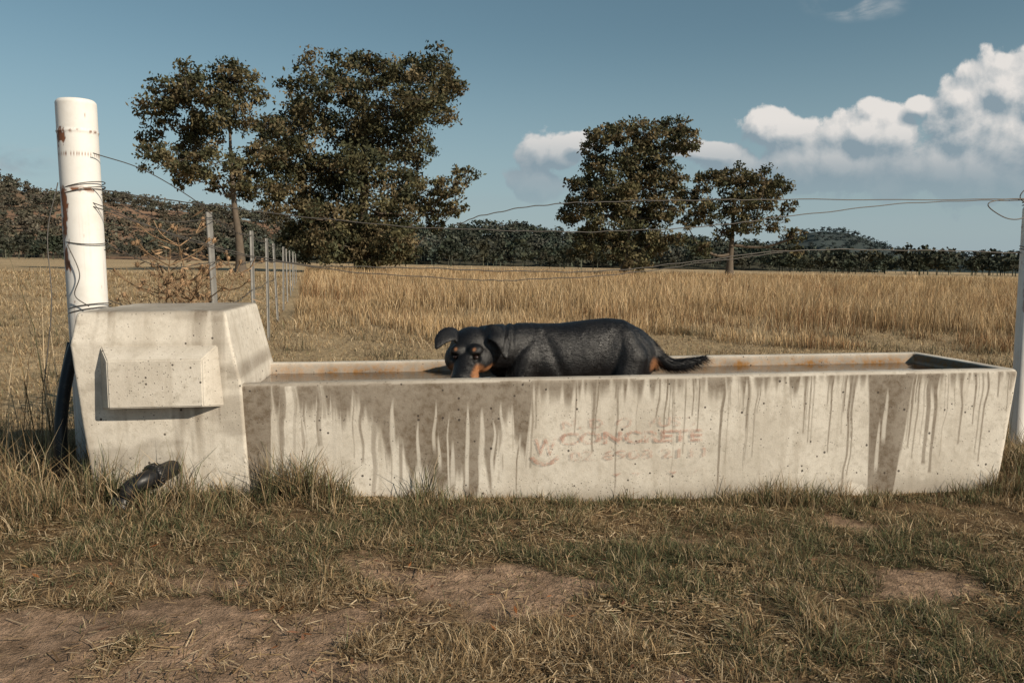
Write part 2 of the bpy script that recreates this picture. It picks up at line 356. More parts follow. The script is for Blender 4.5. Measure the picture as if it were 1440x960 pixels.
for c,w,l,s0 in zip(xl,wl,ll,rng.uniform(.04,.36,nl)):
    idx=np.where(front&(np.abs(x_-c)<w*3+.03))[0];d=depth[idx]
    xx=x_[idx]-c-.010*(vn(z_[idx]*8,np.full(len(idx),c*11),9)-.5)*2
    pale[idx]=np.maximum(pale[idx],sm(1,.4,np.abs(xx)/(w*(.5+.8*sm(s0,s0+.2,d))))*sm(s0,s0+.08,d)*sm(l+.05,l-.02,d))
st=st*(1-.75*pale)
st=np.where(front,np.maximum(st,.45*sm(.12,.0,z_-.02*fbm(x_*8,x_*0,2))*(fbm(x_*5,z_*5,40)>.35)),st)
rimst=(depth<.012)&(y_<.3);st=np.where(rimst,.25+.6*fbm(x_*4,y_*9,8)*sm(3.4,.5,x_),st)
backrim=(depth<.03)&(y_>W_-.12);st=np.where(backrim,.10+.25*fbm(x_*6,y_*6,3),st)
alg=np.zeros(len(x_));inn=(y_>.07)&(y_<W_-.07)&(depth>.006)&(x_<L_-.07)
alg=np.where(inn,.35+.75*sm(.0,.05,depth)*(.5+.5*vn(x_*12,x_*0,5)),0)
end_shade=(x_>L_-.085)&(y_>.07)&(y_<W_-.07)&(depth>.006);st=np.where(end_shade,1,st)  # inner right end wall coloured fully dark to hold its shade
mk('trough_body',V,F,F3,np.stack([st,alg,pale*.3*(depth>.05)],1),M_con,True,troot)
zs_=list(np.linspace(-.1,.83,64))+list(np.linspace(.84,.968,12));lev=[]
for z in zs_:
    lev.append((np.interp(z,[-.1,.84,.97],[-.655,-.728,-.708]),np.interp(z,[-.1,.65,.97],[.022,.0,-.062]),np.interp(z,[-.1,.84,.97],[.036,-.022,.012]),np.interp(z,[-.1,.65,.97],[.87,.89,.80]),.014,z))
x0,x1,y0,y1=lev[-1][:4]
for d_,z in ((.002,.976),(.006,.982),(.012,.986),(.022,.988),(.05,.988),(.25,.988)): lev.append((x0+d_,x1-d_,y0+d_,y1-d_,.014,z))
V,F,F3=loft(lev,(240,160,30,30))
x_,y_,z_=V[:,0],V[:,1],V[:,2]
V[:,0]+=.006*(fbm(z_*5,y_*5,2)-.5);V[:,1]+=.007*(fbm(z_*4,x_*4,6)-.5);V[:,2]+=np.where(z_>.97,.006*(fbm(x_*9,y_*9,6)-.5),0)
st=.35*sm(.52,.68,fbm(x_*2.5,z_*9,12))+.4*sm(.972,.986,z_)*fbm(x_*5,y_*5,7)+.5*sm(.22,.05,z_)
st+=.5*sm(.58,.72,fbm(x_*11,z_*1.0,18))*sm(.5,.9,fbm(z_*3,x_*2,4)+.3)
st+=.5*np.exp(-((z_-.70)/.04)**2)*(x_>-.06)*fbm(y_*6,z_*6,2)
st+=.30*np.exp(-((z_-.845)/.006)**2)*(y_<.05)
mk('float_box',V,F,F3,np.stack([np.clip(st,0,.9),0*st,0*st],1),M_con,True,troot)
yo=.012
bv=[(-.620,yo,.86),(-.070,yo,.86),(-.070,yo,.548),(-.620,yo,.548),(-.550,-.095,.778),(-.150,-.095,.778),(-.150,-.095,.566),(-.550,-.095,.566)]
bm=bmesh.new();vs=[bm.verts.new(v) for v in bv]
for f in ((4,5,1,0),(5,6,2,1),(6,7,3,2),(7,4,0,3),(7,6,5,4),(0,1,2,3)): bm.faces.new([vs[q] for q in f])
bmesh.ops.recalc_face_normals(bm,faces=bm.faces)
bmesh.ops.bevel(bm,geom=[e for e in bm.edges],offset=.005,segments=2,affect='EDGES')
me=bpy.data.meshes.new('float_cover_boss');bm.to_mesh(me);bm.free()
a=me.attributes.new('Col','FLOAT_COLOR','POINT')
for k,v in enumerate(me.vertices): a.data[k].color=(.08 if v.co.y<-.05 else .35,0,0,1)
me.materials.append(M_con);link(bpy.data.objects.new('float_cover_boss',me),troot)
m,nt,_,LL=newmat('water');tc=N(nt,'ShaderNodeTexCoord')
n1=noise(nt,tc.outputs['Object'],9,3);n2=noise(nt,tc.outputs['Object'],3,5)
finish(nt,mixc(nt,mrange(nt,n2,.35,.7),(.03,.018,.01),(.10,.05,.02)),.05,bump(nt,n1,.2,.02),.5)
mk('water',[(-.1,.07,.592),(L_-.07,.07,.592),(L_-.07,W_-.07,.592),(-.1,W_-.07,.592)],[(0,1,2,3)],None,None,m,False).parent=troot
def redpaint(name,lo,hi,mx_,big,col):
    m,nt,_,LL=newmat(name);g=N(nt,'ShaderNodeNewGeometry')
    pn=noise(nt,g.outputs['Position'],42,4,.75);pn2=noise(nt,g.outputs['Position'],7,2,.5)
    al=mrange(nt,math_(nt,'ADD',pn,math_(nt,'MULTIPLY',math_(nt,'SUBTRACT',pn2,.5),big)),lo,hi,0.0,mx_)
    finish(nt,col,.9,None,.1,alpha=al);return m
M_red=redpaint('worn_red_paint',.38,.60,.50,.4,(.46,.23,.17));M_red2=redpaint('faded_red_paint',.42,.62,.40,.6,(.46,.26,.20))
def wy(z): return .055*(RZ-.02-z)/.75-.0075
def letter(txt,x0,x1,z0,h,name,mat,off=.012):
    cu=bpy.data.curves.new(name,'FONT');cu.body=txt;cu.offset=off;cu.size=1
    ob=bpy.data.objects.new(name,cu);S.collection.objects.link(ob);bpy.context.view_layer.update()
    dg=bpy.context.evaluated_depsgraph_get();me=bpy.data.meshes.new_from_object(ob.evaluated_get(dg))
    bpy.data.objects.remove(ob)
    co=np.empty(len(me.vertices)*3);me.vertices.foreach_get('co',co);co=co.reshape(-1,3)
    mn=co.min(0);mx=co.max(0)
    u=(co[:,0]-mn[0])/(mx[0]-mn[0]);v=(co[:,1]-mn[1])/(mx[1]-mn[1])
    z=z0+v*h;out=np.stack([x0+u*(x1-x0),wy(z),z],1)
    me.vertices.foreach_set('co',out.ravel().astype(np.float32));me.materials.clear();me.materials.append(mat)
    link(bpy.data.objects.new(name,me),troot)
letter('CONCRETE',1.49,2.22,.315,.064,'lettering_concrete',M_red,.035)
letter('N. D  O  VUS T',1.50,2.20,.395,.050,'lettering_top',M_red2,.02)
letter('02 6908 2111',1.54,2.24,.232,.05,'lettering_phone',M_red2,.02)
letter('W',1.365,1.475,.265,.085,'logo',M_red,.02)
vv=[]
for dx,ww in ((1.76,.05),(1.86,.05),(2.05,.05),(2.17,.035)):
    for (a_,b_) in ((0,.162),(ww,.162),(ww*.55,.145),(ww*.4,.145)): vv.append((dx+a_,wy(b_),b_))
mk('lettering_marks',vv,[(4*k+3,4*k+2,4*k+1,4*k) for k in range(4)],None,None,M_red,False,troot)
t=np.linspace(-2.6,-.5,20);vv=[]
for k,tt in enumerate(t):
    for rr in (.068,.088): z=.30+rr*math.sin(tt);vv.append((1.42+rr*math.cos(tt),wy(z),z))
mk('logo_arc',vv,[(2*k,2*k+1,2*k+3,2*k+2) for k in range(19)],None,None,M_red,False,troot)
# ---------------------------------------------------------------- dog
def ellipsoid(mb,c,s,Rm=None,nu=20,nv=12):
    th=np.linspace(0,np.pi,nv+1)[1:-1];ph=np.linspace(0,2*np.pi,nu,endpoint=False)
    V=np.array([(math.sin(a)*math.cos(b),math.sin(a)*math.sin(b),math.cos(a)) for a in th for b in ph]+[(0,0,1),(0,0,-1)])*np.array(s)
    if Rm is not None: V=V@np.array(Rm).T
    V=V+np.array(c);F=[];m=nv-1
    for i_ in range(m-1):
        for j_ in range(nu): k_=(j_+1)%nu;F.append((i_*nu+j_,(i_+1)*nu+j_,(i_+1)*nu+k_,i_*nu+k_))
    T=m*nu;F3=[(T,j_,(j_+1)%nu) for j_ in range(nu)]+[(T+1,(m-1)*nu+(j_+1)%nu,(m-1)*nu+j_) for j_ in range(nu)]
    mb.add(V,F,F3)
def chain(mb,pts):
    for (a,ra),(b,rb) in zip(pts[:-1],pts[1:]):
        a=np.array(a);b=np.array(b);d=np.linalg.norm(b-a);k=max(3,int(d/(min(ra,rb)*.22)))
        for t in np.linspace(0,1,k): r=ra*(1-t)+rb*t;ellipsoid(mb,a*(1-t)+b*t,(r,r,r),None,16,10)
D=MB()
sp_=np.array([(1.22,.735,.110,.122),(1.30,.715,.135,.158),(1.40,.70,.160,.183),(1.55,.692,.166,.194),(1.70,.705,.160,.194),(1.82,.720,.152,.190),(1.91,.720,.150,.182),(1.97,.705,.136,.164),(2.02,.69,.108,.138),(2.06,.695,.070,.090)])
for xx in np.linspace(1.22,2.06,80):
    z_0,ry,rz_=[np.interp(xx,sp_[:,0],sp_[:,k]) for k in (1,2,3)]
    ellipsoid(D,(xx,.43,z_0),(.035+.22*ry,ry,rz_),None,28,18)
for sg in (1,-1):
    chain(D,[((1.44,.43+sg*.060,.820),.052),((1.37,.43+sg*.110,.70),.078),((1.33,.43+sg*.115,.60),.07)])
    chain(D,[((1.90,.43+sg*.06,.80),.075),((1.93,.43+sg*.088,.70),.098),((1.90,.43+sg*.098,.60),.09)])
chain(D,[((1.42,.43,.750),.138),((1.30,.40,.762),.130),((1.17,.335,.770),.116)])
HS=1.32
C0=np.array([1.078,.30,.770]);f=np.array([-.27,-.82,-.44]);f/=np.linalg.norm(f);s=np.cross(f,[0,0,1]);s/=np.linalg.norm(s);u=np.cross(s,f)
u=-u if u[2]<0 else u
Hm=lambda a,b,c:C0+(a*s+b*f+c*u)*HS
RH=np.stack([s,f,u],1)
def he(c,sz,nu=20,nv=12): ellipsoid(D,Hm(*c),tuple(q*HS for q in sz),RH,nu,nv)
he((0,-.015,-.004),(.084,.09,.076),28,18)
for sg in (1,-1):
    he((sg*.048,.030,-.024),(.050,.068,.052));he((sg*.034,.060,.030),(.030,.028,.020));he((sg*.024,.135,-.047),(.032,.055,.030))
for k in np.linspace(0,1,14): he((0,.055+.118*k,-.010-.016*k),(.049-.008*k,.035,.043-.008*k))
he((0,.12,-.07),(.026,.05,.020))
def ear(pts,width,th,nrm):
    Q=catmull(pts,8);T=np.gradient(Q,axis=0);n0=np.array(nrm,float)
    for k,(c,t_) in enumerate(zip(Q,T)):
        q=k/(len(Q)-1);t_=t_/np.linalg.norm(t_);n_=n0-n0.dot(t_)*t_;n_/=np.linalg.norm(n_);w_=np.cross(t_,n_)
        ww=width*(.90+.24*math.sin(q*2.4)-.80*q**2.2);ellipsoid(D,c,(.014,max(ww,.012),th),np.stack([t_,w_,n_],1),16,8)
ear([(1.015,.305,.838),(.972,.272,.846),(.930,.242,.826),(.902,.222,.785)],.052,.010,(-.15,-.75,.55))
ear([(1.150,.265,.848),(1.195,.230,.850),(1.230,.200,.812),(1.246,.185,.735)],.056,.010,(.35,-.85,.35))
for yy in (.345,.515):
    chain(D,[((1.36,yy,.64),.075),((1.39,yy,.52),.05),((1.37,yy,.42),.036),((1.36,yy,.33),.033),((1.335,yy,.312),.04),((1.31,yy,.305),.034)])
    chain(D,[((1.91,yy,.64),.09),((1.85,yy,.52),.07),((1.94,yy,.44),.045),((2.01,yy,.40),.035),((1.98,yy,.33),.033),((1.945,yy,.31),.038),((1.915,yy,.305),.033)])
tail=catmull([(1.98,.42,.80),(2.05,.42,.755),(2.11,.41,.695),(2.18,.40,.655),(2.27,.395,.660),(2.37,.39,.690)],6)
tr=np.interp(np.linspace(0,1,len(tail)),[0,.3,.6,.8,1],[.06,.042,.034,.030,.012]);chain(D,list(zip([tuple(p) for p in tail],tr)))
o=D.out('dog_src',None,True)
md=o.modifiers.new('r','REMESH');md.mode='VOXEL';md.voxel_size=.006
sm_=o.modifiers.new('s','SMOOTH');sm_.iterations=7;sm_.factor=.6
dg=bpy.context.evaluated_depsgraph_get();me=bpy.data.meshes.new_from_object(o.evaluated_get(dg));bpy.data.objects.remove(o)
n=len(me.vertices);co=np.empty(n*3);me.vertices.foreach_get('co',co);co=co.reshape(-1,3)
no=np.empty(n*3);me.vertices.foreach_get('normal',no);no=no.reshape(-1,3)
hl=((co-C0)@RH)/HS
fold=np.zeros(n)
for x0,amp,wd in ((1.245,.010,.011),(1.285,.007,.013)):
    fold+=-amp*np.exp(-((co[:,0]-x0-.25*(co[:,2]-.78))/wd)**2)*sm(.72,.80,co[:,2])
fold+=-.010*np.exp(-((co[:,0]-1.50+.45*(co[:,2]-.75))/.030)**2)*sm(.87,.80,co[:,2])
fold+=-.010*np.exp(-((co[:,0]-1.80-.35*(co[:,2]-.75))/.038)**2)*sm(.87,.78,co[:,2])
fold+=.010*(fbm(co[:,0]*7,co[:,2]*5+co[:,1]*4,3)-.5)
co2=co+no*(fold*np.where(co[:,0]>1.2,1,0))[:,None]
for sg in (1,-1):
    d=np.sqrt(((hl-np.array([sg*.042,.086,.010]))**2).sum(1));co2-=no*(.009*sm(.024,.006,d))[:,None]
ml=np.exp(-((hl[:,2]+.048+.05*(hl[:,1]-.15))/.0035)**2)*(hl[:,1]>.09)*(hl[:,1]<.2)
co2-=no*(.005*ml)[:,None]
me.vertices.foreach_set('co',co2.ravel().astype(np.float32))
tan=np.zeros(n)
def blob(c,r,soft=.5):
    d=np.sqrt((((hl-np.array(c))/np.array(r))**2).sum(1));return sm(1,1-soft,d)
for sg in (1,-1):
    tan=np.maximum(tan,blob((sg*.046,.135,-.036),(.038,.090,.040)))
    tan=np.maximum(tan,blob((sg*.070,.060,-.050),(.036,.055,.030)))
    tan=np.maximum(tan,blob((sg*.036,.084,.046),(.011,.020,.009),.6)*.8)
tan*=1-.97*sm(.022,.010,np.abs(hl[:,0]))*(hl[:,2]>-.03)*(hl[:,1]>.06)
tan*=1-sm(.166,.182,hl[:,1]);tan*=1-.9*ml
tan=np.maximum(tan,sm(.50,.44,co[:,2])*(np.abs(co[:,0]-1.66)>.2))
dd=np.sqrt(((co-np.array([2.07,.36,.66]))**2).sum(1));tan=np.maximum(tan,sm(.05,.02,dd)*.6)
tan*=.6+.55*fbm(co[:,0]*70,co[:,2]*70,3)
blk=np.array([.0068,.0062,.0068]);tn=np.array([.38,.17,.075])
colr=blk[None]*(1-tan[:,None])+tn[None]*np.clip(tan,0,1)[:,None]
c4=np.ones((n,4),np.float32);c4[:,:3]=colr
a=me.attributes.new('Col','FLOAT_COLOR','POINT');a.data.foreach_set('color',c4.ravel())
me.polygons.foreach_set('use_smooth',np.full(len(me.polygons),True))
m,nt,_,LL=newmat('black_and_tan_coat');a_=attr(nt);tc=N(nt,'ShaderNodeTexCoord')
st_=noise(nt,mapping(nt,tc.outputs['Object'],(22,110,80)),2.2,4,.7,.6);st2=noise(nt,tc.outputs['Object'],9,3)
finish(nt,a_.outputs[0],mrange(nt,st2,.3,.7,.34,.52),bump(nt,st_,.65,.005),.5)
me.materials.clear();me.materials.append(m)
dog=bpy.data.objects.new('dog',me);link(dog);dog.location=TO;dog.rotation_euler=(0,0,YAW)
MH,nt,_,LL=newmat('dog_hair');finish(nt,attr(nt).outputs[0],.42,None,.24)
def hairs(sel,nh,ln0,ln1,w,lift,name,droop=0):
    ii=rng.integers(0,n,nh*6);ii=ii[sel[ii]][:nh];q=len(ii)
    P0=co2[ii]+rng.normal(0,.0015,(q,3));nn=no[ii];flow=np.tile(np.array([.9,0,-.30]),(q,1));hd=np.abs(hl[ii]).max(1)<.12;flow[hd]=-f
    flow-=(flow*nn).sum(1)[:,None]*nn;flow/=np.linalg.norm(flow,axis=1)[:,None]+1e-6
    ln=rng.uniform(ln0,ln1,q)*np.where(hd,.5,1);dv=flow+nn*lift+rng.normal(0,.09,(q,3))+np.array([0,0,-droop])*(nn[:,2:3]<.1)
    wv=np.cross(dv,nn);wv/=np.linalg.norm(wv,axis=1)[:,None]+1e-6
    v=np.empty((q,3,3));v[:,0]=P0-wv*w;v[:,1]=P0+wv*w;v[:,2]=P0+dv*ln[:,None]
    hc=np.repeat(colr[ii][:,None]*rng.uniform(.6,1.4,q)[:,None,None],3,1)
    mk(name,v.reshape(-1,3),None,np.arange(q*3).reshape(-1,3),hc.reshape(-1,3),MH,False,dog)
hairs(co2[:,2]>.56,46000,.008,.016,.0006,.09,'coat_hair')
hairs((co2[:,0]>2.08)&(co2[:,2]>.58),9000,.02,.055,.001,.25,'tail_feathering',.5)
m,nt,_,LL=newmat('dog_eye');finish(nt,(.018,.009,.006),.08,None,.5)
m2,nt,_,LL=newmat('dog_nose');tc=N(nt,'ShaderNodeTexCoord');finish(nt,(.008,.008,.009),.35,bump(nt,noise(nt,tc.outputs['Object'],300,2),.4,.002),.5)
for k,sg in enumerate((1,-1)):
    e=MB();ellipsoid(e,Hm(sg*.040,.080,.012),(.0130,.0130,.0115),RH);e.out('eye_%d'%(k+1),m,True,dog)
e=MB();ellipsoid(e,Hm(0,.192,-.014),(.027,.017,.020),RH);ellipsoid(e,Hm(.012,.187,-.020),(.014,.014,.013),RH);ellipsoid(e,Hm(-.012,.187,-.020),(.014,.014,.013),RH);e.out('nose',m2,True,dog)
# ---------------------------------------------------------------- white post
nz,na=330,128;zz=np.linspace(-.1,2.05,nz);th=np.linspace(0,2*np.pi,na,endpoint=False)
TH,ZZ=np.meshgrid(th,zz);rad=np.full_like(ZZ,.098)
rad+=.004*np.exp(-((ZZ-1.885)/.006)**2)
rad=np.where(ZZ>2.03,.098-.012*((ZZ-2.03)/.02)**2,rad)
V=np.stack([rad*np.cos(TH),rad*np.sin(TH),ZZ],-1).reshape(-1,3)
i=np.arange(nz-1)[:,None]*na;j=np.arange(na)[None];k=(j+1)%na
F=np.stack([i+j,i+k,i+na+k,i+na+j],-1).reshape(-1,4)
V=np.vstack([V,[0,0,2.052]]);F3=np.stack([(nz-1)*na+np.arange(na),(nz-1)*na+(np.arange(na)+1)%na,np.full(na,nz*na)],1)
T_=TH.ravel();Z_=ZZ.ravel()
ang=(T_-R(262)+np.pi)%(2*np.pi)-np.pi
nzs=fbm(T_*5,Z_*13,4,5)
off=np.abs(ang+.42+.25*(vn(Z_*6,Z_*0,3)-.5))
core=np.exp(-(off/.34)**2)*sm(1.12,1.22,Z_)*sm(1.62,1.56,Z_)
rust=sm(.50,.58,nzs*.62+.38*core)
rust=np.maximum(rust,sm(.50,.60,fbm(T_*6,Z_*60,26))*np.exp(-((Z_-1.882)/.009)**2)*.8)
rust=np.maximum(rust,sm(.60,.66,nzs+.20*np.exp(-((Z_-1.86)/.03)**2)*np.exp(-((ang+.45)/.25)**2))*(Z_>1.8)*(Z_<1.9)*(ang<0))
rust=np.maximum(rust,sm(.44,.54,fbm(T_*5,Z_*70,6))*np.exp(-((Z_-1.585)/.013)**2)*(np.abs(ang)<1.3))
rust=np.maximum(rust,.85*(np.sin(T_*46)>.3)*np.exp(-((Z_-1.765)/.010)**2)*(fbm(T_*9,Z_*9,5)>.36))
rust=np.maximum(rust,sm(.55,.7,fbm(T_*14,Z_*1.3,9))*.3*sm(1.6,1.0,Z_))
rust=np.append(rust,0)
dirty=np.append(fbm(T_*3,Z_*4,8)*sm(1.3,.4,Z_)*.4,0)
m,nt,_,LL=newmat('rusty_white_paint');a_=attr(nt);sep=N(nt,'ShaderNodeSeparateColor');LL.new(a_.outputs[0],sep.inputs[0]);tc=N(nt,'ShaderNodeTexCoord')
nn_=noise(nt,tc.outputs['Object'],40,4,.7)
c=mixc(nt,mrange(nt,noise(nt,tc.outputs['Object'],6,4,.7),.4,.8,0,.4),(.76,.745,.715),(.52,.47,.40));c=mixc(nt,sep.outputs[1],c,(.33,.26,.20))
c=mixc(nt,math_(nt,'MULTIPLY',sep.outputs[0],mrange(nt,nn_,.2,.5,.7,1.1),clamp=True),c,mixc(nt,nn_,(.10,.04,.02),(.28,.11,.05)))
finish(nt,c,.6,bump(nt,math_(nt,'SUBTRACT',math_(nt,'MULTIPLY',nn_,.3),sep.outputs[0]),.4,.003),.35)
post=mk('white_steel_fence_post',V,F,F3,np.stack([rust,dirty,dirty*0],1),m,True)
post.location=(-2.265,4.27,0);post.rotation_euler=(0,R(-.5),0)
p2=mk('white_steel_fence_post.001',V*np.array([.48,.48,.80]),F,F3,np.stack([rust*.5,dirty*.8,dirty*0],1),m,True);p2.location=(3.49,5.42,-.06)
# ---------------------------------------------------------------- wires
m,nt,_,LL=newmat('fence_wire_steel');finish(nt,(.10,.09,.08),.5,None,.5,metal=.4);M_wire=m
wr=MB()
A=np.array([-2.2,4.22]);B=np.array([3.46,5.42])
def fw(lst,r=.0030):
    P=np.array([[*(A+(B-A)*s_),z_] for s_,z_ in lst]);P=catmull(P,14)
    k=np.arange(len(P));P[:,2]+=.004*np.sin(k*.9)*np.sin(k*.37);tube(wr,P,r,5)
fw([(0,1.59),(.127,1.495),(.273,1.414),(.4,1.392),(.484,1.392),(.6,1.43),(.693,1.496),(.854,1.596),(1,1.625)])
fw([(.33,1.418),(.36,1.48),(.417,1.54),(.484,1.567),(.6,1.59),(.693,1.60),(1,1.63)])
fw([(0,1.50),(.1,1.30),(.185,1.196),(.273,1.18),(.387,1.158),(.484,1.157),(.571,1.204),(.69,1.28),(.82,1.29),(1,1.275)])
fw([(.0,1.52),(.105,1.28),(.218,1.164),(.345,1.11),(.4,1.107),(.507,1.14),(.60,1.21),(.69,1.272)],.0026)
for (cx,cy_,r0,zs) in ((-2.265,4.27,.103,(1.56,1.585,1.30,.93,.95)),(3.49,5.42,.050,(1.62,1.60,1.27,1.29))):
    for z0 in zs:
        t=np.linspace(0,2*np.pi*1.3,40);tube(wr,np.stack([cx+r0*np.cos(t),cy_+r0*np.sin(t),z0+.02*np.sin(t+z0*9)+.004*t],1),.0026,5)
tube(wr,catmull([(3.46,5.35,1.63),(3.27,5.33,1.625),(3.14,5.30,1.60),(3.15,5.30,1.56),(3.27,5.32,1.50),(3.38,5.34,1.50),(3.45,5.36,1.56),(3.37,5.35,1.64),(3.43,5.36,1.70),(3.46,5.36,1.62),(3.40,5.35,1.58)],12),.0038,5)
ys=[4.27,5.2,8.5,11.5,15,18.5,22,26,30,35,40]
for zt in (1.42,1.15,.85,.5):
    P=[]
    for k,yy in enumerate(ys):
        xx=-2.2 if k==0 else fence_x(yy)
        P.append((xx,yy,float(gz(xx,yy))+zt+(.1 if k==0 else 0)))
        if k<len(ys)-1: 
            y2=(yy+ys[k+1])/2;P.append((fence_x(y2) if k else (-2.2-1.92)/2,y2,float(gz(fence_x(y2),y2))+zt-.03))
    tube(wr,catmull(P,5),.0026,5)
    for yy in np.arange(4.4,14,.16):
        if zt<.8: break
        xx=np.interp(yy,[4.27,5.2],[-2.2,-1.92]) if yy<5.2 else fence_x(yy);z0=np.interp(yy,[p[1] for p in P],[p[2] for p in P])
        for _ in range(2):
            d=rng.normal(0,1,3);d/=np.linalg.norm(d);c_=np.array([xx,yy,z0]);tube(wr,np.array([c_-d*.014,c_+d*.014]),.002,4)
tube(wr,catmull([(-2.17,4.2,1.77),(-2.05,4.5,1.72),(-1.95,4.9,1.60),(-1.92,5.2,1.50)],8),.0028,5)
tube(wr,catmull([(-2.36,4.2,1.62),(-2.40,4.15,1.35),(-2.37,4.1,1.0),(-2.4,4.05,.6)],10),.0028,5)
tube(wr,catmull([(-2.30,4.15,1.30),(-2.24,4.14,1.15),(-2.27,4.14,1.04),(-2.2,4.14,.98)],10),.0028,5)
wr.out('wire_fence',M_wire,True)
m,nt,_,LL=newmat('galvanised_picket');tc=N(nt,'ShaderNodeTexCoord');nn_=noise(nt,tc.outputs['Object'],20,3)
finish(nt,mixc(nt,nn_,(.14,.135,.125),(.32,.31,.29)),.6,None,.4);mp=m
for k,yy in enumerate(ys[1:]):
    xx=fence_x(yy);z0=float(gz(xx,yy));h=1.47
    mb=MB();w=.022
    for a0 in (90,210,330):
        d=np.array([math.cos(R(a0)),math.sin(R(a0)),0]);q=np.array([-d[1],d[0],0])*.004
        vv=[np.array([0,0,z])+d*r_+q*s_ for z in (-.2,h) for r_ in (0,w) for s_ in (-1,1)]
        mb.add(vv,[(0,2,6,4),(1,5,7,3),(2,3,7,6),(4,6,7,5),(0,1,3,2)])
    ob=mb.out('steel_star_picket' if k==0 else 'steel_star_picket.%03d'%k,mp,False);ob.location=(xx,yy,z0);ob.rotation_euler=(R(random.uniform(-1.5,1.5)),R(random.uniform(-2,2)),R(random.uniform(0,60)))
# ---------------------------------------------------------------- black poly pipe + fittings
m,nt,_,LL=newmat('black_poly_pipe');tc=N(nt,'ShaderNodeTexCoord');nn_=noise(nt,tc.outputs['Object'],25,4,.7)
finish(nt,mixc(nt,mrange(nt,nn_,.5,.75),(.012,.012,.013),(.05,.044,.036)),.42,bump(nt,nn_,.2,.003),.4);M_blk=m
pp=MB()
SH=np.array([-.10,.0,-.035])
a0=np.array([-1.72,3.34,-.01])+SH;a1=np.array([-1.565,3.40,.25])+SH;a2=np.array([-1.51,3.45,.29])+SH;a3=np.array([-1.46,3.62,.30])+SH
tube(pp,np.array([a0,a0+(a1-a0)*.5,a1]),.034,20,cap=True)
d=(a1-a0)/np.linalg.norm(a1-a0)
def ribbed(p,d,l,r,nr=22):
    n_=nr*4;P=np.array([p,p+d*.004,p+d*l*.3,p+d*l*.95,p+d*l]);rr=[r*.86,r,r*1.04,r,r*.86]
    tube(pp,P,rr,n_,cap=True)
    for q_ in range(nr):
        ref=np.cross(d,[0,0,1]);ref/=np.linalg.norm(ref);b_=np.cross(d,ref);t_=2*np.pi*q_/nr
        o_=(ref*math.cos(t_)+b_*math.sin(t_))*r*1.02;tube(pp,np.array([p+o_+d*l*.08,p+o_+d*l*.9]),.0035,5,cap=True)
ribbed(a0+d*.11,d,.055,.049);ribbed(a0+d*.205,d,.05,.045)
tube(pp,catmull([a1-d*.03,a1+d*.02,a2,a3],8),.039,20,cap=True)
ribbed(a2+np.array([.005,.015,.002]),(a3-a2)/np.linalg.norm(a3-a2),.045,.052)
pp.out('black_pipe_fitting',M_blk,True)
pp=MB()
tube(pp,catmull([(-2.17,3.78,-.05),(-2.19,3.80,.35),(-2.21,3.90,.6),(-2.19,4.0,.82),(-2.12,4.05,.88)],10),.030,14,cap=True)
tube(pp,catmull([(-2.26,3.86,-.05),(-2.24,3.90,.3),(-2.27,3.98,.55),(-2.25,4.05,.80)],10),.022,14,cap=True)
pp.out('black_water_pipe',M_blk,True)
# ---------------------------------------------------------------- thistle
T=MB()
def thistle(T,x,y,h,nb,rs):
    r=np.random.default_rng(rs);z0=float(gz(x,y));brown=np.array([.34,.225,.135])
    top=np.array([x+r.normal(0,.08),y+r.normal(0,.08),z0+h])
    P=catmull([(x,y,z0),(x+r.normal(0,.03),y,z0+h*.5),top],6);tube(T,P,np.linspace(.007,.003,len(P)),5,brown*.8)
    ends=[(top,P[-1]-P[-2])]
    for b in range(nb):
        i0=int(len(P)*r.uniform(.3,.95));i0=min(i0,len(P)-1);a=r.uniform(0,6.28);l=r.uniform(.12,.34)
        e=P[i0]+np.array([math.cos(a)*l*.8,math.sin(a)*l*.8,l*r.uniform(.3,.9)]);mid=(P[i0]+e)/2+np.array([math.cos(a),math.sin(a),-.3])*.03
        Q=catmull([P[i0],mid,e],4);tube(T,Q,np.linspace(.0045,.0024,len(Q)),4,brown*r.uniform(.7,1.2));ends.append((e,e-mid))
        for c in range(2):
            a2=a+r.normal(0,.9);l2=l*.45;e2=mid+np.array([math.cos(a2)*l2,math.sin(a2)*l2,l2*.6]);tube(T,np.array([mid,e2]),.002,4,brown);ends.append((e2,e2-mid))
    for e,dv in ends:
        if r.random()<.25: continue
        c=brown*r.uniform(.7,1.5);rr=r.uniform(.009,.014)
        ellipsoid(T,e,(rr,rr,rr*1.3),None,8,6);T.C[-1][:]=c
        k=28;dd=r.normal(0,1,(k,3));dd/=np.linalg.norm(dd,axis=1)[:,None];w=np.cross(dd,[.3,.5,.8]);w/=np.linalg.norm(w,axis=1)[:,None]
        v=np.empty((k,3,3));v[:,0]=e-w*.0028+dd*rr*.7;v[:,1]=e+w*.0028+dd*rr*.7;v[:,2]=e+dd*rr*r.uniform(1.8,3.2,k)[:,None]
        T.add(v.reshape(-1,3),None,np.arange(3*k).reshape(-1,3),c*1.1)
    k=110;i0=r.integers(0,len(P),k);a=r.uniform(0,6.28,k);l=r.uniform(.03,.10,k)
    dv=np.stack([np.cos(a),np.sin(a),r.uniform(-.5,.6,k)],1);w=np.cross(dv,r.normal(0,1,(k,3)));w/=np.linalg.norm(w,axis=1)[:,None]
    b=P[i0]+dv*r.uniform(0,.18,k)[:,None];v=np.empty((k,4,3));v[:,0]=b;v[:,1]=b+dv*(l*.5)[:,None]+w*.007;v[:,3]=b+dv*(l*.5)[:,None]-w*.007;v[:,2]=b+dv*l[:,None]
    T.add(v.reshape(-1,3),np.arange(4*k).reshape(-1,4),None,brown*r.uniform(.8,1.4))
